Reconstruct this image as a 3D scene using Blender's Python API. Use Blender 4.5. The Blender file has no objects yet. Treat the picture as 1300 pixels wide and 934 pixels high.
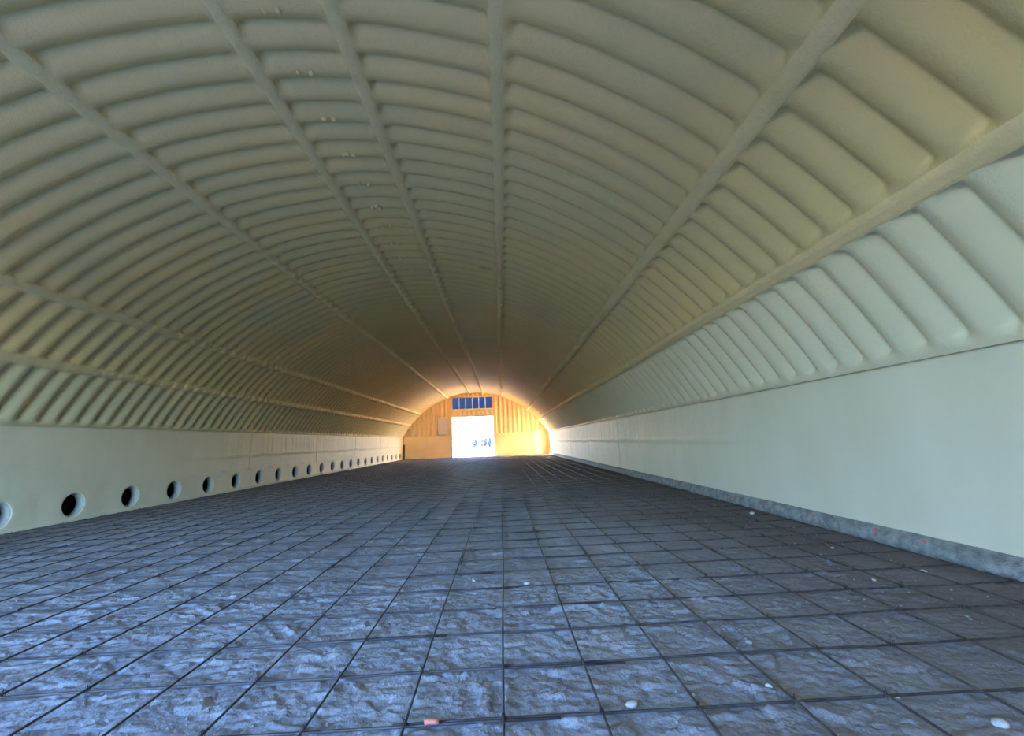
import bpy, bmesh, math, random
import numpy as np
from mathutils import Vector, Matrix

random.seed(7)
rng = np.random.default_rng(11)
C = bpy.context.scene.collection
S = bpy.context.scene
R = math.radians

# ------------------------------------------------------------------ camera
CX, CH = 2.735, 1.49
yaw, pitch, roll, FPX = 0.0305, 0.1685, -0.0398, 542.3
cd = bpy.data.cameras.new('camera')
cam = bpy.data.objects.new('camera', cd)
C.objects.link(cam)
fw = Vector((math.sin(yaw)*math.cos(pitch), math.cos(yaw)*math.cos(pitch), math.sin(pitch)))
rt = Vector((math.cos(yaw), -math.sin(yaw), 0))
up = rt.cross(fw)
r2 = rt*math.cos(roll) + up*math.sin(roll)
u2 = -rt*math.sin(roll) + up*math.cos(roll)
m = Matrix((r2, u2, -fw)).transposed().to_4x4()
m.translation = Vector((CX, 0, CH))
cam.matrix_world = m
cd.sensor_width = 36.0
cd.sensor_fit = 'HORIZONTAL'
cd.lens = 36.0*FPX/1300
cd.clip_start = 0.05
cd.clip_end = 2000
S.camera = cam

# ------------------------------------------------------------------ sky, sun, exposure
SUN_EL, SUN_AZ = R(12.0), R(-69.0)          # low sun on the left beyond the far door
W = bpy.data.worlds.new('sky')
S.world = W
W.use_nodes = True
wn = W.node_tree.nodes; wl = W.node_tree.links
bg = wn['Background']
sky = wn.new('ShaderNodeTexSky')
sky.sky_type = 'NISHITA'
sky.sun_disc = False
sky.sun_elevation = SUN_EL
sky.sun_rotation = SUN_AZ
sky.air_density = 1.0
sky.dust_density = 0.6
sky.ozone_density = 3.0
tint = wn.new('ShaderNodeMixRGB'); tint.blend_type = 'MULTIPLY'; tint.inputs[0].default_value = 1
tint.inputs[2].default_value = (0.83, 0.93, 1.22, 1)     # cool white balance of the whole sky
wl.new(sky.outputs[0], tint.inputs[1]); wl.new(tint.outputs[0], bg.inputs['Color'])
bg.inputs['Strength'].default_value = 1.35
sd = bpy.data.lights.new('sun', 'SUN')
sd.energy = 78.0
sd.color = (1.0, 0.64, 0.36)
sd.angle = R(0.6)
sun = bpy.data.objects.new('sun', sd)
C.objects.link(sun)
sdir = Vector((math.sin(SUN_AZ)*math.cos(SUN_EL), math.cos(SUN_AZ)*math.cos(SUN_EL), math.sin(SUN_EL)))
sun.rotation_euler = sdir.to_track_quat('Z', 'Y').to_euler()
sun.location = (-30, 60, 20)
S.view_settings.view_transform = 'Standard'
S.view_settings.look = 'None'
S.view_settings.gamma = 1
S.view_settings.use_curve_mapping = False
S.view_settings.exposure = 2.2
cy = S.cycles
cy.max_bounces = 16
cy.diffuse_bounces = 14
cy.glossy_bounces = 4
cy.transparent_max_bounces = 8
cy.caustics_reflective = False
cy.caustics_refractive = False
cy.sample_clamp_indirect = 20
cy.use_denoising = True

# building dimensions (metres, x across, y along, z up)
HW, D, WH = 7.62, 45.73, 2.25
RV, ZC = 8.70, -1.95
Y0 = -3.0
DX0, DX1, DZ = -2.42, 1.88, 4.15             # far doorway
NX0, NX1, NZ = -6.0, 0.6, 4.7                # near doorway behind the camera


def portal(x0, x1, z0, z1, y, facing):
    l = bpy.data.lights.new('doorway_portal', 'AREA')
    l.shape = 'RECTANGLE'; l.size = x1-x0; l.size_y = z1-z0
    l.cycles.is_portal = True
    o = bpy.data.objects.new('doorway_portal', l)
    C.objects.link(o)
    o.location = ((x0+x1)/2, y, (z0+z1)/2)
    o.rotation_euler = Vector((0, -facing, 0)).to_track_quat('Z', 'Y').to_euler()


portal(DX0, DX1, 0.0, DZ, D+0.1, -1)
portal(NX0, NX1, 0.0, NZ, Y0-0.1, 1)


# ------------------------------------------------------------------ helpers
def mat(name, col, rough=0.8, spec=0.3, metal=0.0):
    mt = bpy.data.materials.new(name); mt.use_nodes = True
    b = mt.node_tree.nodes['Principled BSDF']
    b.inputs['Base Color'].default_value = (*col, 1)
    b.inputs['Roughness'].default_value = rough
    b.inputs['Specular IOR Level'].default_value = spec
    b.inputs['Metallic'].default_value = metal
    return mt


def noisy(name, c1, c2, scale=3.0, rough=0.8, spec=0.3, bumps=((40, .004),), metal=0.0, stretch=(1, 1, 1), detail=5, pos=(.35, .65)):
    """two-tone noise colour with layers of fine relief, in object space"""
    mt = mat(name, c1, rough, spec, metal)
    n, l = mt.node_tree.nodes, mt.node_tree.links
    b = n['Principled BSDF']
    tc = n.new('ShaderNodeTexCoord'); mp = n.new('ShaderNodeMapping')
    mp.inputs['Scale'].default_value = stretch
    l.new(tc.outputs['Object'], mp.inputs['Vector'])
    nz = n.new('ShaderNodeTexNoise'); nz.inputs['Scale'].default_value = scale; nz.inputs['Detail'].default_value = detail
    l.new(mp.outputs[0], nz.inputs['Vector'])
    cr = n.new('ShaderNodeValToRGB')
    cr.color_ramp.elements[0].position = pos[0]; cr.color_ramp.elements[0].color = (*c1, 1)
    cr.color_ramp.elements[1].position = pos[1]; cr.color_ramp.elements[1].color = (*c2, 1)
    l.new(nz.outputs['Fac'], cr.inputs[0]); l.new(cr.outputs[0], b.inputs['Base Color'])
    prev = None
    for sc, dist in bumps:
        t = n.new('ShaderNodeTexNoise'); t.inputs['Scale'].default_value = sc; t.inputs['Detail'].default_value = 4
        l.new(tc.outputs['Object'], t.inputs['Vector'])
        bp = n.new('ShaderNodeBump'); bp.inputs['Distance'].default_value = dist; bp.inputs['Strength'].default_value = 1
        l.new(t.outputs['Fac'], bp.inputs['Height'])
        if prev: l.new(prev.outputs[0], bp.inputs['Normal'])
        prev = bp
    if prev: l.new(prev.outputs[0], b.inputs['Normal'])
    return mt


def tag(o, label=None, cat=None, group=None, kind=None):
    if label: o['label'] = label
    if cat: o['category'] = cat
    if group: o['group'] = group
    if kind: o['kind'] = kind
    return o


def empty(name, loc=(0, 0, 0)):
    o = bpy.data.objects.new(name, None); C.objects.link(o); o.location = loc
    return o


def link(name, me, mt, parent=None, smooth=False):
    if smooth:
        me.polygons.foreach_set('use_smooth', np.ones(len(me.polygons), bool))
    if mt: me.materials.append(mt)
    o = bpy.data.objects.new(name, me); C.objects.link(o)
    if parent: o.parent = parent
    return o


def arrays_mesh(name, V, F):
    me = bpy.data.meshes.new(name)
    V = np.ascontiguousarray(V, np.float32); F = np.ascontiguousarray(F, np.int32)
    me.vertices.add(len(V)); me.vertices.foreach_set('co', V.ravel())
    k = F.shape[1]
    me.loops.add(F.size); me.loops.foreach_set('vertex_index', F.ravel())
    me.polygons.add(len(F)); me.polygons.foreach_set('loop_start', np.arange(0, F.size, k, dtype=np.int32))
    me.update(calc_edges=True)
    return me


def grid_mesh(name, P, flip=False):
    ny, nx = P.shape[:2]
    i = np.arange(ny*nx).reshape(ny, nx)
    F = np.stack([i[:-1, :-1], i[:-1, 1:], i[1:, 1:], i[1:, :-1]], -1).reshape(-1, 4)
    if flip: F = F[:, ::-1]
    return arrays_mesh(name, P.reshape(-1, 3), F)


class MB:
    def __init__(s): s.v = []; s.f = []

    def box(s, x0, x1, y0, y1, z0, z1):
        k = len(s.v)
        s.v += [(x, y, z) for z in (z0, z1) for y in (y0, y1) for x in (x0, x1)]
        s.f += [tuple(k+i for i in q) for q in ((0, 2, 3, 1), (4, 5, 7, 6), (0, 1, 5, 4), (2, 6, 7, 3), (0, 4, 6, 2), (1, 3, 7, 5))]
        return s

    def tube(s, pts, r, n=8):
        k0 = len(s.v); pts = [Vector(p) for p in pts]
        for i, p in enumerate(pts):
            d = (pts[min(i+1, len(pts)-1)] - pts[max(i-1, 0)]).normalized()
            a = d.cross(Vector((0, 0, 1)))
            a = a.normalized() if a.length > 1e-3 else Vector((1, 0, 0))
            b = a.cross(d)
            for j in range(n):
                t = 2*math.pi*j/n
                s.v.append(tuple(p + a*r*math.cos(t) + b*r*math.sin(t)))
        for i in range(len(pts)-1):
            for j in range(n):
                s.f.append((k0+i*n+j, k0+i*n+(j+1) % n, k0+(i+1)*n+(j+1) % n, k0+(i+1)*n+j))
        s.f.append(tuple(k0+j for j in range(n))[::-1])
        s.f.append(tuple(k0+(len(pts)-1)*n+j for j in range(n)))
        return s

    def build(s, name, mt, parent=None, smooth=False, bevel=0):
        me = bpy.data.meshes.new(name); me.from_pydata(s.v, [], s.f); me.update()
        o = link(name, me, mt, parent, smooth)
        if bevel:
            b = o.modifiers.new('bevel', 'BEVEL'); b.width = bevel; b.segments = 2
        return o


def vnoise(x, y, seed=0, n=256):
    """smooth value noise, 0..1"""
    T = np.random.default_rng(seed).random((n, n))
    xi = np.floor(x).astype(int); yi = np.floor(y).astype(int)
    fx = x-xi; fy = y-yi
    fx = fx*fx*(3-2*fx); fy = fy*fy*(3-2*fy)
    a = T[yi % n, xi % n]; b = T[yi % n, (xi+1) % n]; c = T[(yi+1) % n, xi % n]; d = T[(yi+1) % n, (xi+1) % n]
    return (a*(1-fx)+b*fx)*(1-fy)+(c*(1-fx)+d*fx)*fy


def fbm(x, y, seed=0, o=4):
    return sum(vnoise(x*2**k, y*2**k, seed+k)/2**k for k in range(o))/sum(1/2**k for k in range(o))


def worley(x, y, seed=0, n=128):
    g = np.random.default_rng(seed)
    ox = g.random((n, n)); oy = g.random((n, n)); tx = g.normal(size=(n, n)); ty = g.normal(size=(n, n)); hh = g.random((n, n))
    xi = np.floor(x).astype(int); yi = np.floor(y).astype(int)
    best = np.full(x.shape, 9.0); sec = np.full(x.shape, 9.0); val = np.zeros(x.shape)
    for dx in (-1, 0, 1):
        for dy in (-1, 0, 1):
            a = (yi+dy) % n; b = (xi+dx) % n
            px = xi+dx+ox[a, b]; py = yi+dy+oy[a, b]
            d = np.hypot(x-px, y-py)
            v = hh[a, b] + tx[a, b]*(x-px)*.5 + ty[a, b]*(y-py)*.5
            m1 = d < best
            sec = np.where(m1, best, np.minimum(sec, d))
            val = np.where(m1, v, val); best = np.where(m1, d, best)
    return best, sec-best, val


def sst(a, b, x):
    t = np.clip((x-a)/(b-a), 0, 1)
    return t*t*(3-2*t)


# ------------------------------------------------------------------ materials
FOAM1, FOAM2 = (0.67, 0.59, 0.31), (0.77, 0.61, 0.30)
foam = noisy('sprayed_foam', FOAM1, FOAM2, .45, .5, .5, ((9, .010), (45, .005)))
foam_pale = noisy('pale_coated_foam', (0.74, 0.73, 0.52), (0.79, 0.77, 0.57), .6, .45, .5, ((9, .010), (45, .005)))
foam_mid = noisy('greenish_coated_foam', (0.62, 0.58, 0.35), (0.70, 0.62, 0.37), .6, .5, .5, ((9, .010), (45, .005)))
foam_bead = noisy('foam_bead', (0.75, 0.66, 0.37), (0.84, 0.70, 0.40), 1.2, .6, .35, ((9, .012), (45, .005)))
foam_end = noisy('end_wall_foam', (0.84, 0.64, 0.40), (0.88, 0.69, 0.45), 1.5, .7, .3, ((20, .01),))
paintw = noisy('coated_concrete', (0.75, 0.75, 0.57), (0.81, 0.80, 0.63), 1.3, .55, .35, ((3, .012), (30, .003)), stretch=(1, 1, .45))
sleeve_m = noisy('grey_pipe', (0.42, 0.44, 0.42), (0.52, 0.53, 0.50), 6, .5, .4, ((50, .002),))
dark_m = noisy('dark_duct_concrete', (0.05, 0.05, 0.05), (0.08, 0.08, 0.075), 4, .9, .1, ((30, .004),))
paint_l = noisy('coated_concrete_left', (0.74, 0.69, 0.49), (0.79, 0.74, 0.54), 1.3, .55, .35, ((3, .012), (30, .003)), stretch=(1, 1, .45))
curb_m = noisy('grey_rough_curb', (0.20, 0.23, 0.23), (0.38, 0.42, 0.41), 9, .7, .3, ((18, .03), (70, .01)))
rust = noisy('dark_steel_bar', (0.10, 0.10, 0.12), (0.20, 0.19, 0.20), 12, .62, .4, ((160, .003),), metal=.8)
wire_m = noisy('tie_wire_steel', (0.03, 0.03, 0.035), (0.06, 0.055, 0.05), 20, .5, .5, ((200, .001),), metal=.5)
white_m = noisy('white_painted_steel', (0.80, 0.78, 0.72), (0.86, 0.84, 0.78), 4, .5, .4, ((30, .002),))
board_m = noisy('pale_mauve_board', (0.74, 0.68, 0.74), (0.80, 0.75, 0.80), 3, .6, .3, ((30, .002),))
post_m = noisy('dark_brown_post', (0.06, 0.04, 0.03), (0.10, 0.07, 0.05), 8, .7, .2, ((40, .003),))
stone_m = noisy('pale_stone', (0.62, 0.62, 0.60), (0.80, 0.80, 0.78), 20, .8, .3, ((60, .003),))
gravel_m = noisy('grey_gravel', (0.26, 0.26, 0.27), (0.48, 0.48, 0.48), 9, .85, .2, ((80, .003),))
red_m = noisy('red_marking_paint', (0.75, 0.10, 0.12), (0.85, 0.20, 0.20), 30, .5, .4, ((60, .002),))
pink_m = noisy('faded_orange_tape', (0.80, 0.22, 0.16), (0.90, 0.35, 0.28), 30, .5, .4, ((60, .002),))
yard_m = noisy('dark_unseen_yard', (0.05, 0.052, 0.055), (0.08, 0.082, 0.085), .6, .9, .2, ((9, .02),))  # unseen yard, made dark to cut warm bounce onto the near ceiling
out_m = noisy('pale_frosty_ground', (0.02, 0.02, 0.03), (0.34, 0.33, 0.36), .9, .9, .1, ((2, .08), (9, .03)))
bush_m = noisy('distant_bush_leaves', (0.11, 0.13, 0.15), (0.17, 0.19, 0.21), 4, .9, .1, ((8, .02),))

# dirt floor: trampled silt, fine relief on top of the modelled lumps
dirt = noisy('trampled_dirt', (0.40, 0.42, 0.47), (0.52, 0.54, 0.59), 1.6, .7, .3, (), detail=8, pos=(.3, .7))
n, l = dirt.node_tree.nodes, dirt.node_tree.links
b = n['Principled BSDF']; tc = [x for x in n if x.type == 'TEX_COORD'][0]
base = [x for x in n if x.type == 'VALTORGB'][0]
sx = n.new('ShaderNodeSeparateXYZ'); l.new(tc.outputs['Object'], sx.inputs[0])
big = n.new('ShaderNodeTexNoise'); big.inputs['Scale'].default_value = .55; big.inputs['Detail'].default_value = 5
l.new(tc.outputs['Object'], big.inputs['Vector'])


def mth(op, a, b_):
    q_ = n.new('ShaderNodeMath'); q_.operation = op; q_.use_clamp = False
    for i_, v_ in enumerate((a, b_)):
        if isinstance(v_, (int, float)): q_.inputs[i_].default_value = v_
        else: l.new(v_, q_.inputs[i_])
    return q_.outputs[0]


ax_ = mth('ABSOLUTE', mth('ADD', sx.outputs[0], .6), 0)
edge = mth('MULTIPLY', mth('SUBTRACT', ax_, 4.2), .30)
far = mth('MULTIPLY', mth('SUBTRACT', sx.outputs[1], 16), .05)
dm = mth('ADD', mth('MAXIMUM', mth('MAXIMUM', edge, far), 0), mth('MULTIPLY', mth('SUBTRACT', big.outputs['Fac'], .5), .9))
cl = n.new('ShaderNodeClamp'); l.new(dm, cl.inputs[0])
brown_mix = n.new('ShaderNodeMixRGB'); brown_mix.inputs[2].default_value = (0.20, 0.165, 0.165, 1)  # browner and darker towards both sides and the far end, broken up by noise
l.new(cl.outputs[0], brown_mix.inputs[0]); l.new(base.outputs[0], brown_mix.inputs[1]); l.new(brown_mix.outputs[0], b.inputs['Base Color'])
mp = n.new('ShaderNodeMapping'); mp.inputs['Scale'].default_value = (1, 1.5, 1)
l.new(tc.outputs['Object'], mp.inputs[0])
wz = n.new('ShaderNodeTexNoise'); wz.inputs['Scale'].default_value = 3; wz.inputs['Detail'].default_value = 3
l.new(mp.outputs[0], wz.inputs['Vector'])
mx = n.new('ShaderNodeMixRGB'); mx.blend_type = 'ADD'; mx.inputs[0].default_value = .25
l.new(mp.outputs[0], mx.inputs[1]); l.new(wz.outputs['Color'], mx.inputs[2])
vo = n.new('ShaderNodeTexVoronoi'); vo.inputs['Scale'].default_value = 9; vo.feature = 'SMOOTH_F1'
l.new(mx.outputs[0], vo.inputs['Vector'])
b1 = n.new('ShaderNodeBump'); b1.inputs['Distance'].default_value = .028; b1.inputs['Strength'].default_value = .8
l.new(vo.outputs['Distance'], b1.inputs['Height'])
nf = n.new('ShaderNodeTexNoise'); nf.inputs['Scale'].default_value = 38; nf.inputs['Detail'].default_value = 6
l.new(tc.outputs['Object'], nf.inputs['Vector'])
b2 = n.new('ShaderNodeBump'); b2.inputs['Distance'].default_value = .013; b2.inputs['Strength'].default_value = .9
l.new(nf.outputs['Fac'], b2.inputs['Height']); l.new(b1.outputs[0], b2.inputs['Normal'])
l.new(b2.outputs[0], b.inputs['Normal'])

# tinted glass of the transom window
glass = bpy.data.materials.new('blue_tinted_glass'); glass.use_nodes = True
n, l = glass.node_tree.nodes, glass.node_tree.links
n.clear()
go = n.new('ShaderNodeOutputMaterial'); gm = n.new('ShaderNodeMixShader'); gt = n.new('ShaderNodeBsdfTransparent'); gg = n.new('ShaderNodeBsdfGlossy')
gt.inputs['Color'].default_value = (0.045, 0.065, 0.10, 1); gg.inputs['Roughness'].default_value = .08
gg.inputs['Color'].default_value = (.7, .75, .8, 1)
fr = n.new('ShaderNodeFresnel'); l.new(fr.outputs[0], gm.inputs[0]); l.new(gt.outputs[0], gm.inputs[1]); l.new(gg.outputs[0], gm.inputs[2]); l.new(gm.outputs[0], go.inputs[0])

# ------------------------------------------------------------------ vaulted ceiling
PITCH, PC0 = 0.4375, 5.06                     # rib pitch, a pan centre
SEAMS = [-51.3, -41.3, -19.3, -3.3, 5.8, 19.2, 39.7, 50.1]
TH = math.degrees(math.asin(HW/RV))
BND = [-TH]+SEAMS+[TH]
RIDGE = RV-0.045; DEP = 0.120
ceiling = empty('ceiling')
tag(ceiling, 'arched ceiling of sprayed cream foam over ribbed steel, with lengthwise seams', 'ceiling', kind='structure')
ys = np.arange(Y0, D+.02, PITCH/18)
cell = np.floor((ys-PC0)/PITCH+.5)
yl = ys-(PC0+cell*PITCH)
cid = (cell-cell.min()).astype(int)
for i in range(9):
    s0, s1 = R(BND[i])*RV, R(BND[i+1])*RV
    L = s1-s0
    dn = .62
    a = np.arange(0, min(dn, L/2), .042)
    mid = np.linspace(a[-1], L-a[-1], max(3, int((L-2*a[-1])/.17)+1))[1:-1]
    ss = np.concatenate([a, mid, (L-a)[::-1]])
    jit = rng.normal(0, .018, (cid.max()+1, 2))
    e0 = (.17 if i else .13)+jit[cid, 0]; e1 = (.17 if i < 8 else .13)+jit[cid, 1]
    Sg, Yl = np.meshgrid(ss, yl)
    c = ((e0+(L-e1))/2)[:, None]; hl = ((L-e1-e0)/2)[:, None]
    rad = .022; GO = 0.0
    wob = .012*(fbm(Sg*1.3, ys[:, None]*.9+i*9, 5, 2)-.5)*2
    qx = np.abs(Sg-c)-hl+rad; qy = np.abs(Yl+PITCH/2-PITCH*(Yl > 0))*0+np.abs(Yl-GO)-(.022+.3*wob)+rad
    sd_ = np.hypot(np.maximum(qx, 0), np.maximum(qy, 0))+np.minimum(np.maximum(qx, qy), 0)-rad
    wside = np.where(Yl < 0, .195, .235)+.02*(fbm(Sg*.8, ys[:, None]*2.3+i*13, 15, 2)-.5)
    t = np.clip((sd_+.012)/wside, 0, 1)
    H = DEP*(1-(1-t)**1.9)
    H += .016*(fbm(Sg*1.1+i*7, ys[:, None]*1.1, 21, 3)-.5)
    H += .007*(fbm(Sg*7+i*7, ys[:, None]*7, 31, 2)-.5)
    # ragged foam along the seams
    es = np.minimum(Sg, L-Sg)
    H += .006*np.exp(-(es/.2)**2)*(fbm(Sg*5, ys[:, None]*5+i*31, 41, 2)-.4)
    H += (DEP-.002-H)*np.exp(-(es/.12)**6)
    rr = RIDGE+DEP-H
    th = (s0+Sg)/RV
    P = np.stack([np.sin(th)*rr, np.broadcast_to(ys[:, None], th.shape), ZC+np.cos(th)*rr], -1)
    link('foam_panel', grid_mesh('foam_panel', P, flip=False), {8: foam_pale, 0: foam_mid}.get(i, foam), ceiling, True)
# seam beads: rounded ridges of foam over the bolted laps, lumpy at each rib
for k, sdeg in enumerate(SEAMS):
    yb = ys
    cw = np.linspace(-1, 1, 9)
    big = .75 if k in (0, 1, 2) else (1.0 if k in (3, 4) else .8)
    tooth = sst(0, .22, ((yb-PC0)/PITCH) % 1)*(1-sst(.28, 1, ((yb-PC0)/PITCH) % 1))*(.5+rng.random(cid.max()+1)[cid])
    wv = .105*(1+.25*(fbm(yb*.8, yb*0+k*3.3, 51, 3)-.5))
    hgt = big*(.9+.5*sst(6, 16, yb))*(.011+.012*sst(5, 14, yb)+.065*tooth*sst(7, 16, yb)+.010*fbm(yb*1.6, yb*0+k*7.1, 61, 3))
    off = .03*(fbm(yb*.35, yb*0+k*5.7, 71, 3)-.5)
    Cw, Yb = np.meshgrid(cw, yb)
    sarc = R(sdeg)*RV+off[:, None]+Cw*wv[:, None]*(1+.25*tooth[:, None]*sst(6, 16, yb)[:, None])
    hh = hgt[:, None]*np.cos(Cw*np.pi/2)**1.1-.012*np.abs(Cw)**4
    if k in (6, 7): hh += .008; hh -= (.015 if k == 7 else .006)*np.exp(-((Cw-.25)/.16)**2)*(.6+.6*fbm(Yb*2, Yb*0+k, 81, 3))   # lap crack on the right-hand seams
    rr = RIDGE-hh
    P = np.stack([np.sin(sarc/RV)*rr, Yb, ZC+np.cos(sarc/RV)*rr], -1)
    link('seam_bead', grid_mesh('seam_bead', P), foam_bead, ceiling, True)


def blob(r, seed, sub=2, sq=(1, 1, 1), rough=.25):
    bm = bmesh.new(); bmesh.ops.create_icosphere(bm, subdivisions=sub, radius=r)
    g = np.random.default_rng(seed)
    dirs = [Vector(g.normal(size=3)).normalized() for _ in range(7)]; am = g.uniform(-rough, rough, 7)
    for v in bm.verts:
        d = v.co.normalized()
        k = 1+sum(a*max(0, d.dot(q))**3 for a, q in zip(am, dirs))
        v.co = Vector((v.co.x*sq[0], v.co.y*sq[1], v.co.z*sq[2]))*k
    me = bpy.data.meshes.new('lump'); bm.to_mesh(me); bm.free()
    return me


# foam-covered bolt stubs hanging in every second pan beside the ridge
stub_me = [blob(.034, s, 2, (1, 1.3, 1.9), .5) for s in (3, 4, 5)]
for me in stub_me:
    me.materials.append(foam_bead); me.polygons.foreach_set('use_smooth', np.ones(len(me.polygons), bool))
q = 0
spots = [(a+da, PC0+2*j*PITCH+dy) for j in range(-1, 9) for a, da, dy in ((.95, -.55, 0), (.95, .55, .02))]
spots += [(.9, 6.78), (.95, 8.5), (11.5, 11.7), (15.6, 11.35), (17.0, 11.3), (18.3, 11.25)]
for a, y in spots:
    o = link('bolt_stub', stub_me[q % 3], None, ceiling); q += 1
    rr = RIDGE+.012
    o.location = (math.sin(R(a))*rr, y+PITCH*.5, ZC+math.cos(R(a))*rr)
    o.rotation_euler = (random.uniform(-.2, .2), R(a)+random.uniform(-.15, .15), random.uniform(0, 3)); k = random.uniform(.8, 1.25)
    o.scale = (k, k, k)

# ------------------------------------------------------------------ side walls
NCELL, CW = 4, 1.6
HY0, HZ, HR = 10.95, .385, .265
JOINT0 = 10.95+.8                             # a panel joint
wl_ = empty('wall_left', (-HW, 0, 0)); tag(wl_, 'long left side wall of pale coated concrete pierced by a row of round holes', 'wall', kind='structure')
wr_ = empty('wall_right', (HW, 0, 0)); tag(wr_, 'long right side wall of smooth pale coated concrete above a rough kerb', 'wall', kind='structure')


def relief(Yv, Zv, seed):
    r = .012*(fbm(Yv*.5, Zv*.8, seed, 3)-.5)*2
    line = 1.32+.05*(fbm(Yv*1.2, Yv*0, seed+9, 3)-.5)*2
    thick = .3+.7*sst(13, 20, Yv)                    # the coat is thicker and streaked towards the far end
    r += thick*.022*sst(line-.05, line+.03, Zv)
    r += thick*.016*(vnoise(Yv*9, Zv*.6, seed+4)-.5)*sst(.9, 1.6, Zv)
    r += .010*np.exp(-((Zv-line)/.05)**2)
    return r


pan = JOINT0-NCELL*CW*3
edges = []
y = pan
while y < D:
    edges.append((max(y, Y0), min(y+NCELL*CW, D))); y += NCELL*CW
for (a, bq) in edges:
    if bq <= Y0: continue
    for side in (-1, 1):
        zlo = .80 if side < 0 else -.05
        yy = np.unique(np.concatenate([np.linspace(a, bq, max(8, int((bq-a)/.06))), [a+.02, a+.05, bq-.05, bq-.02]]))
        zz = np.linspace(zlo, WH+.02, 26 if side < 0 else 40)
        Yg, Zg = np.meshgrid(yy, zz)
        j = .022*np.exp(-(np.minimum(Yg-a, bq-Yg)/.03)**2)*sst(11, 20, Yg)
        rel = relief(Yg, Zg, 100+side)*(sst(.8, .95, Zg) if side < 0 else 1)
        X = side*(.04 if side > 0 else 0)+side*(j-rel)
        me = grid_mesh('wall_panel', np.stack([X, Yg, Zg], -1), flip=side < 0)
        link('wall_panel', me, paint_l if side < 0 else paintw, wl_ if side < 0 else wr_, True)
# left wall's lower course: one pierced slab under each upper panel
sl_me = None
for (a, bq) in edges:
    V = []; F = []
    nc = 0
    k0 = round((a-(HY0-.8))/CW)
    yc = HY0+CW*math.ceil((a-HY0)/CW-1e-6) if a > Y0 else None
    ya = a
    if a == Y0:                                # the cut panel behind the camera carries no hole at its stump
        yc = HY0+CW*math.ceil((a+.8-HY0)/CW)
        nxt = yc-.8
        V += [(0, a, -.05), (0, nxt, -.05), (0, nxt, .8), (0, a, .8)]; F += [(0, 1, 2, 3)]
        ya = nxt
    while ya+CW <= bq+1e-6:
        yc = ya+.8; N = 32; base = len(V)
        for ri in range(4):
            for t in range(N):
                an = 2*math.pi*t/N; c_, s_ = math.cos(an), math.sin(an)
                hx, hz0, hz1 = .8, HZ+.05, .8-HZ
                tt = min(hx/abs(c_) if abs(c_) > 1e-9 else 9, (hz1/s_ if s_ > 1e-9 else (hz0/-s_ if s_ < -1e-9 else 9)))
                r0 = HR
                rr_ = [r0, r0+.03, r0+.09, tt][ri]
                if ri < 3: rr_ = min(rr_, tt*.97)
                xx = [-.03, -.004, 0, 0][ri]
                if ri == 3 and abs(abs(c_*tt)-.8) < 1e-6:
                    xx = -.012
                V.append((xx, yc+c_*rr_, HZ+s_*rr_))
        for ri in range(3):
            for t in range(N):
                F.append((base+ri*N+t, base+ri*N+(t+1) % N, base+(ri+1)*N+(t+1) % N, base+(ri+1)*N+t))
        # corners of the cell
        for cyv, czv, tq in ((.8, .8, None), (-.8, .8, None), (-.8, -.05, None), (.8, -.05, None)):
            ang = math.atan2(czv-HZ, cyv); ti = int(math.floor((ang % (2*math.pi))/(2*math.pi/N)))
            V.append((0, yc+cyv, czv)); F.append((base+3*N+ti, len(V)-1, base+3*N+(ti+1) % N))
        if yc > 0:                             # pipe sleeve through the wall
            ring = MB(); k_ = 0; NN = 28
            for r_, x_ in ((HR+.012, -.02), (HR-.004, -.025), (HR-.008, -.10), (HR-.008, -.2), (HR+.01, -.2)):
                for t in range(NN):
                    an = 2*math.pi*t/NN; ring.v.append((x_, math.cos(an)*r_, math.sin(an)*r_))
            for ri in range(4):
                for t in range(NN):
                    ring.f.append((ri*NN+t, ri*NN+(t+1) % NN, (ri+1)*NN+(t+1) % NN, (ri+1)*NN+t))
            if sl_me is None:
                o = ring.build('pipe_sleeve', sleeve_m, wl_, True); sl_me = o.data
            else:
                o = link('pipe_sleeve', sl_me, None, wl_)
            o.location = (0, yc, HZ)
        ya += CW
    if ya < bq-1e-6:
        k = len(V); V += [(0, ya, -.05), (0, bq, -.05), (0, bq, .8), (0, ya, .8)]; F += [(k, k+1, k+2, k+3)]
    me = bpy.data.meshes.new('pierced_slab'); me.from_pydata(V, [], F); me.update()
    o = link('pierced_slab', me, paint_l, wl_)
# dark air duct behind the left wall
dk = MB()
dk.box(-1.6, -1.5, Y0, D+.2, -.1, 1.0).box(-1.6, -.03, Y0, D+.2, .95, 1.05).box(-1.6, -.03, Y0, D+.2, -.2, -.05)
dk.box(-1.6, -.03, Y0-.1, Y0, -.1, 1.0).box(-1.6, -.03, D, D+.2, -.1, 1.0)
dk.build('air_duct', dark_m, wl_)
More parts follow.
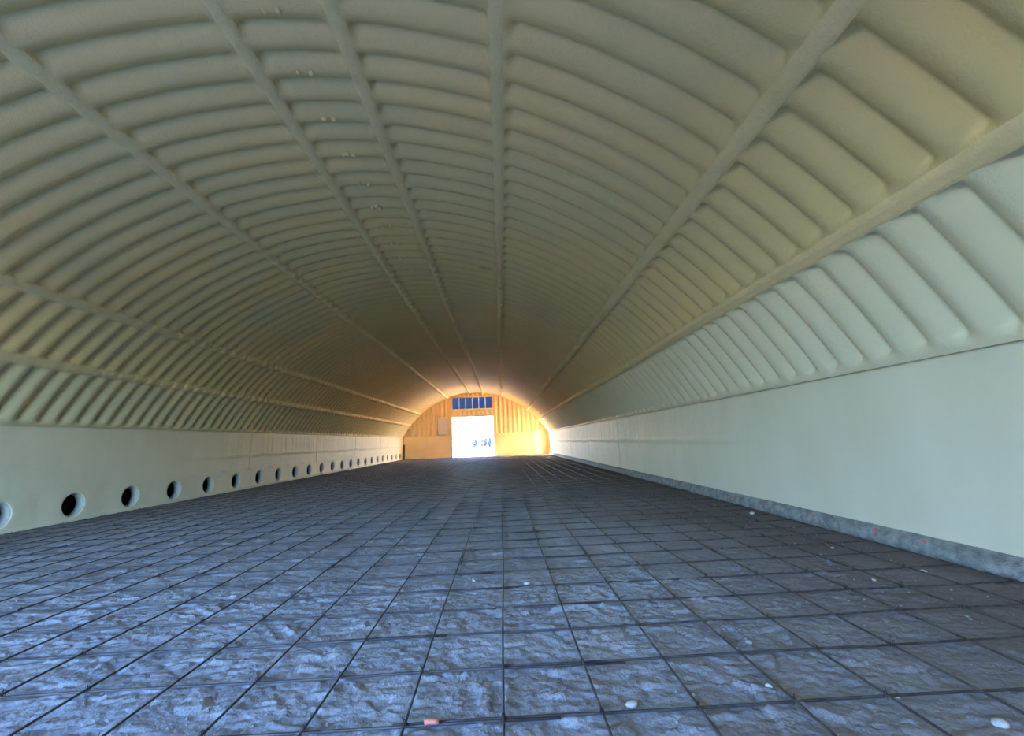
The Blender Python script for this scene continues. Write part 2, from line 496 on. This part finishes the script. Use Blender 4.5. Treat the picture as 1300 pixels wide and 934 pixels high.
# rough kerb foot along the right wall, thin foam skirt along the left
yy = np.arange(Y0, D, .06)
prof = [(.05, .215), (-.015, .205), (-.03, .175), (-.055, .17), (-.075, .13), (-.085, .07), (-.08, -.04)]
P = np.zeros((len(yy), len(prof), 3))
for j, (px, pz) in enumerate(prof):
    nz = fbm(yy*2.2, yy*0+j*.9, 91, 4)-.5; n2 = fbm(yy*7, yy*0+j*1.9, 95, 2)-.5
    P[:, j, 0] = HW+.03+px+(.03*nz+.02*n2)*(j > 1); P[:, j, 1] = yy; P[:, j, 2] = pz+.02*nz*(j > 0)
kerb = link('trim_1', grid_mesh('trim_1', P, flip=True), curb_m, None, True)
tag(kerb, 'rough grey concrete kerb along the foot of the right wall', 'kerb', kind='structure')
for yv, zv, rr in ((10.6, .16, .022), (8.1, .15, .022), (9.3, .13, .02), (6.9, .14, .018), (5.75, .15, .026), (5.1, .15, .024), (12.5, .15, .02), (15.2, .15, .02)):
    o = link('paint_mark', blob(rr, int(yv*10), 2, (.6, 1.5, .9), .3), red_m, kerb, True); o.location = (HW-.045, yv, zv)
prof = [(-.01, .09), (.02, .075), (.05, .03), (.07, -.04)]
P = np.zeros((len(yy), len(prof), 3))
for j, (px, pz) in enumerate(prof):
    nz = fbm(yy*1.7, yy*0+j*.7, 191, 3)-.5
    P[:, j, 0] = -HW+px+.03*nz*(j > 0); P[:, j, 1] = yy; P[:, j, 2] = pz+.02*nz
skirt = link('trim_2', grid_mesh('trim_2', P), paint_l, None, True)
tag(skirt, 'low sloping coated footing along the foot of the left wall', 'footing', kind='structure')

# opaque steel shell outside the foam, and concrete backs of the side walls
aa = np.radians(np.linspace(-TH-3, TH+3, 60)); yv = np.array([Y0-.2, D+.22])
Ag, Yg = np.meshgrid(aa, yv)
link('outer_shell', grid_mesh('outer_shell', np.stack([np.sin(Ag)*(RV+.16), Yg, ZC+np.cos(Ag)*(RV+.16)], -1)), white_m, ceiling, True)
MB().box(.14, .34, Y0-.2, D+.22, -.2, WH+.12).box(-.02, .2, Y0-.2, D+.22, WH+.01, WH+.12).build('wall_back_face', paintw, wr_)
MB().box(-.34, -.14, Y0-.2, D+.22, 1.0, WH+.12).box(-.2, .0, Y0-.2, D+.22, WH+.01, WH+.12).build('wall_back_face', paintw, wl_)

# ------------------------------------------------------------------ end walls


def arch_z(x): return ZC+np.sqrt(np.maximum((RV+.12)**2-np.asarray(x)**2, 0))


def rib_sheet(name, x0, x1, zb, zt, y, mt, parent, face=-1, dx=.028, nz=24, flat_to=None):
    xs = np.arange(x0, x1+dx/2, (x1-x0)/max(2, round((x1-x0)/dx)))
    zb_ = np.full(xs.shape, zb) if np.isscalar(zb) else zb(xs)
    zt_ = np.full(xs.shape, zt) if np.isscalar(zt) else zt(xs)
    tt = np.linspace(0, 1, nz)
    Z = zb_[None]+(zt_-zb_)[None]*tt[:, None]; Xg = np.broadcast_to(xs, Z.shape)
    ph = np.abs(((xs/.48+.5) % 1)-.5)*2
    h = .075*np.sin(np.clip((ph-.35)/.45, 0, 1)*np.pi/2)
    env = sst(0, .18, Z-zb_[None])*sst(0, .22, zt_[None]-.1-Z)
    Hh = .075*(1-env)+h[None]*env+.01*(fbm(Xg*2, Z*2, 7, 2)-.5)
    return link(name, grid_mesh(name, np.stack([Xg, y+face*Hh, Z], -1), flip=False), mt, parent, True)


wb = empty('wall_back', (0, D, 0)); tag(wb, 'arched far end wall of orange-cream foam with ribs above a plain lower band', 'wall', kind='structure')
BZ = 2.30
rib_sheet('ribbed_panel', -HW-.1, DX0-.35, BZ, arch_z, 0, foam_end, wb)
rib_sheet('ribbed_panel', DX1+.35, HW+.1, BZ, arch_z, 0, foam_end, wb)
rib_sheet('ribbed_panel', DX0-.35, DX1+.35, 6.28, arch_z, 0, foam_end, wb, nz=8)
rib_sheet('ribbed_panel', DX0-.12, DX1+.12, DZ+.1, 4.95, 0, foam_end, wb, nz=14)
# smooth casings either side of door and window
MB().box(DX0-.38, DX0-.10, -.11, .10, 0, 6.30).build('casing', foam_end, wb, bevel=.02)
MB().box(DX1+.10, DX1+.38, -.11, .10, 0, 6.30).build('casing', foam_end, wb, bevel=.02)
MB().box(DX0-.12, DX1+.12, -.12, .10, 4.93, 5.02).build('window_ledge', white_m, wb, bevel=.01)
MB().box(-HW-.1, DX0-.36, -.10, .2, -.05, BZ).build('lower_band', foam_end, wb, bevel=.02)
MB().box(DX1+.36, 6.25, -.12, .2, -.05, BZ+.02).build('lower_band', foam_end, wb, bevel=.02)
MB().box(6.25, 6.95, -.09, .2, -.05, BZ+.2).build('pale_strip', white_m, wb, bevel=.02)['label'] = 'paler upright strip at the right end of the lower band'
MB().box(6.95, HW+.1, -.06, .2, -.05, BZ).build('lower_band', foam_end, wb, bevel=.02)
MB().box(DX1+.36, 6.3, -.15, -.05, BZ-.02, BZ+.06).build('band_cap', foam_end, wb, bevel=.01)
# opaque steel skin outside
sk = MB()
sk.box(-HW-.3, DX0+.0, .2, .26, -.1, 7.2).box(DX1-.0, HW+.3, .2, .26, -.1, 7.2).box(DX0-.05, DX1+.05, .2, .26, 6.22, 7.2).box(DX0-.05, DX1+.05, .12, .26, DZ, 5.0)
sk.build('outer_skin', white_m, wb)
# door frame (an open doorway)
dr = empty('door_1', ((DX0+DX1)/2, D, 0)); tag(dr, 'open rectangular vehicle doorway in the far end wall, blazing with daylight', 'doorway', kind='structure')
w2 = (DX1-DX0)/2
MB().box(-w2-.12, -w2, -.14, .24, 0, DZ+.1).build('jamb', white_m, dr, bevel=.01)
MB().box(w2, w2+.12, -.14, .24, 0, DZ+.1).build('jamb', white_m, dr, bevel=.01)
MB().box(-w2, w2, -.14, .24, DZ, DZ+.1).build('head', white_m, dr, bevel=.01)
MB().box(w2+.012, w2+.05, -.17, -.14, 0, DZ-.4).build('guide_rail', sleeve_m, dr)
MB().box(-w2-.09, -w2-.03, -.17, -.14, 0, DZ-.4).build('guide_rail', sleeve_m, dr)
# window of six tinted panes
wi = empty('window_1', ((DX0+DX1)/2, D, 4.98)); tag(wi, 'long transom window of six dark blue panes above the far doorway', 'window', kind='structure')
wx0, wx1, wh_ = -w2+.06, w2-.06, 1.24
fm = MB(); fm.box(wx0-.1, wx1+.1, -.08, .1, 0, .05).box(wx0-.1, wx1+.1, -.08, .1, wh_, wh_+.06).box(wx0-.1, wx0, -.08, .1, .05, wh_).box(wx1, wx1+.1, -.08, .1, .05, wh_)
fm.box(wx0-.2, wx0-.08, -.02, .2, 0, 1.3).box(wx1+.08, wx1+.2, -.02, .2, 0, 1.3).build('window_frame', foam_end, wi)
pw = (wx1-wx0)/6
for i in range(6):
    MB().box(wx0+i*pw+(.03 if i else -.05), wx0+(i+1)*pw-(.03 if i < 5 else -.05), .0, .012, .05, wh_).build('pane', glass, wi)
    if i: MB().box(wx0+i*pw-.04, wx0+i*pw+.04, -.05, .05, .05, wh_).build('mullion', white_m, wi)

# near end wall behind the camera, with the wide doorway that lets the blue daylight in
wf = empty('wall_front', (0, Y0, 0)); tag(wf, 'near end wall around a wide open doorway, behind the viewpoint', 'wall', kind='structure')
MB().box(-HW-.3, NX0, -.25, 0, -.1, 7.2).build('end_panel', foam_end, wf)
MB().box(NX1, HW+.3, -.25, 0, -.1, 7.2).build('end_panel', foam_end, wf)
MB().box(NX0, NX1, -.25, 0, NZ, 7.2).build('end_panel', foam_end, wf)

# ------------------------------------------------------------------ floor
PR = []                                       # boot prints: x, y, angle
for px, py, an in ((2.50, 2.80, .05), (2.66, 2.82, -.02), (2.35, 3.25, .5), (3.0, 3.2, .8), (2.15, 2.95, -.6), (3.2, 2.75, 1.3), (3.0, 2.75, 1.45), (1.6, 3.1, .9), (1.3, 2.7, -.9)):
    PR.append((px, py, an))
for _ in range(150):
    PR.append((random.uniform(-6, 7), random.uniform(2, 10)**1.0, random.uniform(-3.1, 3.1)))


def dirt_h(X, Y, fine=True):
    h = .030*(fbm(X*.7, Y*.7, 301, 3)-.5)
    if not fine: return h+.012*(fbm(X*3, Y*3, 303, 2)-.5)
    wx = X+.16*(fbm(X*3.1, Y*3.1, 311, 3)-.5)*2; wy = Y+.16*(fbm(X*3.1+50, Y*3.1, 312, 3)-.5)*2
    f1, ed, va = worley(wx*4.2, wy*6.0, 320)
    h += .015*(va-.5)*sst(0, .12, ed) - .008*np.exp(-(ed/.10)**2)
    f1, ed, va = worley(wx*10+9, wy*15+4, 330)
    h += .007*(va-.5)*sst(0, .2, ed)-.004*np.exp(-(ed/.12)**2)
    h += .010*(fbm(X*11, Y*15, 340, 3)-.5)
    # softly terraced scallops
    q_ = fbm(X*2.3, Y*3.4, 350, 3)*14
    h += .006*((q_ % 1)**2)
    for px, py, an in PR:
        mk = (np.abs(X-px) < .22) & (np.abs(Y-py) < .22)
        if not mk.any(): continue
        ix = np.where(mk.any(0))[0]; iy = np.where(mk.any(1))[0]
        sl = (slice(iy[0], iy[-1]+1), slice(ix[0], ix[-1]+1))
        ca, sa = math.cos(an), math.sin(an)
        u = (X[sl]-px)*ca+(Y[sl]-py)*sa; v = -(X[sl]-px)*sa+(Y[sl]-py)*ca
        wd = .048-.012*np.exp(-((v+.02)/.05)**2)+.004*(v > 0)
        d_ = np.hypot(np.maximum(np.abs(v)-.10, 0), u)-wd
        d_ = np.maximum(d_, np.abs(v)-.15)
        ins = sst(.012, -.006, d_)
        h[sl] = h[sl]*(1-.8*ins)+ins*(-.012+.0035*np.sin(v*210))+.012*np.exp(-((d_-.016)/.012)**2)
    return h


floor = empty('floor'); tag(floor, 'trampled grey dirt floor pressed with boot prints, running the length of the hall', 'floor', kind='structure')


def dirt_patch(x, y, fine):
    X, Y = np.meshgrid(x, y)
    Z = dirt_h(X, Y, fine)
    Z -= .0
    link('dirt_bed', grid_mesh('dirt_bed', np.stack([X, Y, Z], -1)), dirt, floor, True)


xw = HW+.1
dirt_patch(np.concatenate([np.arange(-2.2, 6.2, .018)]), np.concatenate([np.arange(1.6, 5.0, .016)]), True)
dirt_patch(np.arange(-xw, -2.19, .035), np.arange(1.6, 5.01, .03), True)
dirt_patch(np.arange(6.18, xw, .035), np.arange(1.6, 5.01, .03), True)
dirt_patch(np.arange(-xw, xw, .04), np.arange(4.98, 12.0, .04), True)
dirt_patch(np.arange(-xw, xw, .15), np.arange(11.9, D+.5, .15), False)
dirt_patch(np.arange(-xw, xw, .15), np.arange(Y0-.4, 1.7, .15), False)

MB().box(-HW-.2, HW+.2, Y0-.3, D+.3, -.3, -.1).build('subsoil', dark_m, floor)

# ------------------------------------------------------------------ reinforcing mat
mat_o = empty('rebar_mat', (0, 0, 0))
tag(mat_o, 'square grid of dark steel reinforcing bars laid over the whole dirt floor', 'rebar')
SX, SY, XR0, YR0 = .5285, .5270, 2.69, 2.5686
BR = .0075


def bar(pts, nm='rebar', r=BR):
    return MB().tube(pts, r, 6).build(nm, rust, mat_o, True)


def wav(a, sd, amp):                          # gentle bow of a bar
    g = random.Random(sd); p1, p2 = g.uniform(0, 6), g.uniform(0, 6)
    return amp*(math.sin(a*.55+p1)+.5*math.sin(a*1.7+p2))


for k in range(-19, 10):
    x = XR0+k*SX
    if abs(x) > 7.5: continue
    st = -2.7; lap = 0
    while st < D-.6:
        en = min(st+12.2-(1.6*(k % 3) if lap == 0 else 0), D-.5)
        pts = [(x+(.022 if lap % 2 else 0)+wav(y_, k, .009), y_, .033+.004*math.sin(y_*2.1+k)) for y_ in np.arange(st, en+.01, .42)]
        bar(pts); st = en-.75 if en < D-.6 else D; lap += 1
nt = 0
for j in range(-4, 82):
    y = YR0+j*SY
    if y > D-.5: break
    lx = 2.55+.75*math.sin(j*2.4)
    sk_ = .03*math.sin(j*1.37)
    for a, b_, of in ((-7.5, lx+.45, 0), (lx-.45, 7.5, .024)):
        pts = [(x_, y+of+sk_*x_/7.5+wav(x_, j*3+nt, .006), .016+.004*math.sin(x_*3+j)) for x_ in np.linspace(a, b_, max(3, int((b_-a)/.45)))]
        bar(pts); nt += 1
# wire ties where the bars cross, near the viewpoint
tie = MB()
for k in range(-19, 10):
    for j in range(-1, 20):
        if (k+j) % 2 and random.random() < .6: continue
        x, y = XR0+k*SX+wav(YR0+j*SY, k, .009), YR0+j*SY
        if abs(x) > 7.4: continue
        for t in (0, 1):
            a = R(45+90*t+random.uniform(-12, 12)); c_, s_ = math.cos(a)*.014, math.sin(a)*.014
            tie.tube([(x-c_, y-s_, .018), (x-c_*.7, y-s_*.7, .05), (x+c_*.7, y+s_*.7, .052), (x+c_, y+s_, .018)], .0018, 4)
        tie.tube([(x, y, .05), (x+random.uniform(-.02, .02), y+random.uniform(-.02, .02), .066)], .0022, 4)
o = tie.build('tie_wire', wire_m, mat_o); o['kind'] = 'stuff'

# ------------------------------------------------------------------ stones and scraps
stones = [
    (3.41, 2.66, .030, 'largest smooth pale pebble lying beside a bar in the lower middle'),
    (5.17, 2.34, .034, 'flat oval pale stone on dirt in the lower right corner'),
    (7.25, 8.00, .045, 'lone pale stone on dark dirt near the right kerb'),
    (2.95, 4.76, .032, 'blocky white chip sitting just right of the central bar'),
    (2.38, 4.97, .022, 'small round white pebble just left of the central bar'),
    (6.86, 5.61, .022, 'small pale chip inside a grid square close to the right kerb'),
    (7.0, 4.55, .026, 'long flat pale flake on the dark dirt below the right kerb'),
    (4.45, 3.30, .020, 'small pale pebble resting against a bar crossing right of the middle'),
    (4.25, 2.75, .017, 'tiny white pebble right of the largest smooth pebble'),
    (6.30, 4.35, .017, 'pale pebble at a bar crossing on the darker right side'),
    (4.9, 2.62, .014, 'tiny white chip beside the bar nearest the flat oval stone'),
]
for x, y, r_, lb in stones:
    z = float(dirt_h(np.array([[x]]), np.array([[y]]))[0, 0])
    o = link('pebble', blob(r_, int(x*100), 3, (1.15, .85, .6), .25), stone_m, None, True)
    o.location = (x, y, z+r_*.45); o.rotation_euler = (0, 0, random.uniform(0, 3))
    tag(o, lb, 'stone', 'loose pale stones on the dirt')
tp = MB(); tp.tube([(-.035, 0, 0), (-.01, .001, .004), (.015, 0, .002), (.04, .002, .0)], .013, 8)
o = tp.build('tape_scrap', pink_m, None, True); o.location = (2.31, YR0-.01, .038)
tag(o, 'scrap of faded orange-red tape around a bar at the bottom edge', 'tape')
# fine gravel, uncountable
g_me = MB()
for _ in range(2600):
    y = 1.8+abs(random.gauss(0, 1))*4.5; x = random.uniform(-7.2, 7.3)
    r_ = random.choice((.004, .005, .006, .008, .011))
    z = .0+r_*.3
    a = random.uniform(0, 6)
    k = len(g_me.v)
    for t in range(5):
        g_me.v.append((x+r_*1.2*math.cos(a+t*1.257), y+r_*math.sin(a+t*1.257), z))
    g_me.v.append((x+r_*.2, y, z+r_*.9)); g_me.v.append((x, y, z-r_))
    for t in range(5):
        g_me.f.append((k+t, k+(t+1) % 5, k+5)); g_me.f.append((k+(t+1) % 5, k+t, k+6))
# drape the gravel on the dirt
V = np.array(g_me.v); cen = V.reshape(-1, 7, 3)[:, 6, :2]
zz = dirt_h(cen[:, 0][None], cen[:, 1][None]) if False else np.zeros((1, len(cen)))
wx = .030*(fbm(cen[:, 0]*.7, cen[:, 1]*.7, 301, 3)-.5)
V[:, 2] += np.repeat(wx, 7)+.006
g_me.v = [tuple(v) for v in V]
o = g_me.build('gravel', gravel_m, floor); o['kind'] = 'stuff'

# ------------------------------------------------------------------ things at the far end
bd = empty('wall_board', (DX0-.95, D-.16, 2.45)); tag(bd, 'pale mauve board fixed to the end wall left of the doorway', 'board')
MB().box(-.48, .48, -.03, .0, 0, 1.75).build('face_sheet', board_m, bd, bevel=.008)
fr_ = MB(); fr_.box(-.52, -.48, -.045, .03, -.04, 1.79).box(.48, .52, -.045, .03, -.04, 1.79).box(-.48, .48, -.045, .03, -.04, 0).box(-.48, .48, -.045, .03, 1.75, 1.79)
fr_.build('edge_frame', white_m, bd)
po = empty('corner_post', (-7.44, D-.26, 0)); tag(po, 'short dark upright post in the far left corner', 'post')
MB().box(-.06, .06, -.06, .06, -.02, 1.45).build('shaft', post_m, po, bevel=.01)
MB().box(-.09, .09, -.09, .09, 1.45, 1.5).build('cap', post_m, po, bevel=.01)
MB().box(-.12, .12, -.12, .12, -.02, .04).build('base_plate', post_m, po, bevel=.005)

# ------------------------------------------------------------------ outside
def outside(name, y0, y1, lb, mt):
    X, Y = np.meshgrid(np.linspace(-70, 70, 260), np.linspace(y0, y1, 360))
    Z = -.06+(1.3*(fbm(X*.12, Y*.12, 401, 4)-.5)+.5*(fbm(X*.4, Y*.4, 405, 2)-.5)-.15)*sst(3, 14, np.minimum(np.abs(Y-D), np.abs(Y-Y0)))+.02*(fbm(X, Y, 402, 2)-.5)
    o = link(name, grid_mesh(name, np.stack([X, Y, Z], -1)), mt, None, True)
    tag(o, lb, 'ground', kind='structure')


outside('ground_back', D+.3, 260, 'pale lumpy open ground beyond the far doorway', out_m)
outside('ground_front', -120, Y0-.3, 'unseen yard outside the near doorway, darkened to cut light bounced indoors', yard_m)
bl = [(-4.4, 112, 2.4, 1.6), (-2.9, 118, 3.6, 2.2), (-1.7, 115, 2.9, 1.5), (-.4, 112, 3.0, .8)]
lbs = ['low outermost bush on the left of the distant clump', 'tallest bush in the distant clump seen through the doorway', 'rounded bush just right of the tallest distant bush', 'lone small bush apart to the right of the distant clump']
for (x, y, h, w), lb in zip(bl, lbs):
    t = empty('distant_bush', (x, y, -.1)); tag(t, lb, 'bush', 'bushes far beyond the doorway')
    bm = bmesh.new()
    for _ in range(420):
        d = Vector((random.gauss(0, 1), random.gauss(0, 1), random.gauss(0, 1))).normalized()*random.uniform(.6, 1)
        p = Vector((d.x*w/2, d.y*w/2, h*.55+d.z*h*.48)); s_ = random.uniform(.15, .4)
        ax = [Vector((random.gauss(0, 1), random.gauss(0, 1), random.gauss(0, 1))).normalized()*s_ for _ in range(2)]
        vs = [bm.verts.new(p+ax[0]), bm.verts.new(p+ax[1]*.5), bm.verts.new(p-ax[0]), bm.verts.new(p-ax[1]*.5)]
        bm.faces.new(vs)
    me = bpy.data.meshes.new('foliage'); bm.to_mesh(me); bm.free()
    link('foliage', me, bush_m, t)
    st_ = MB()
    for q_ in range(5):
        a = q_*1.25; st_.tube([(0, 0, 0), (math.cos(a)*w*.12, math.sin(a)*w*.12, h*.3), (math.cos(a)*w*.3, math.sin(a)*w*.3, h*.8)], .03, 5)
    st_.build('stems', post_m, t)
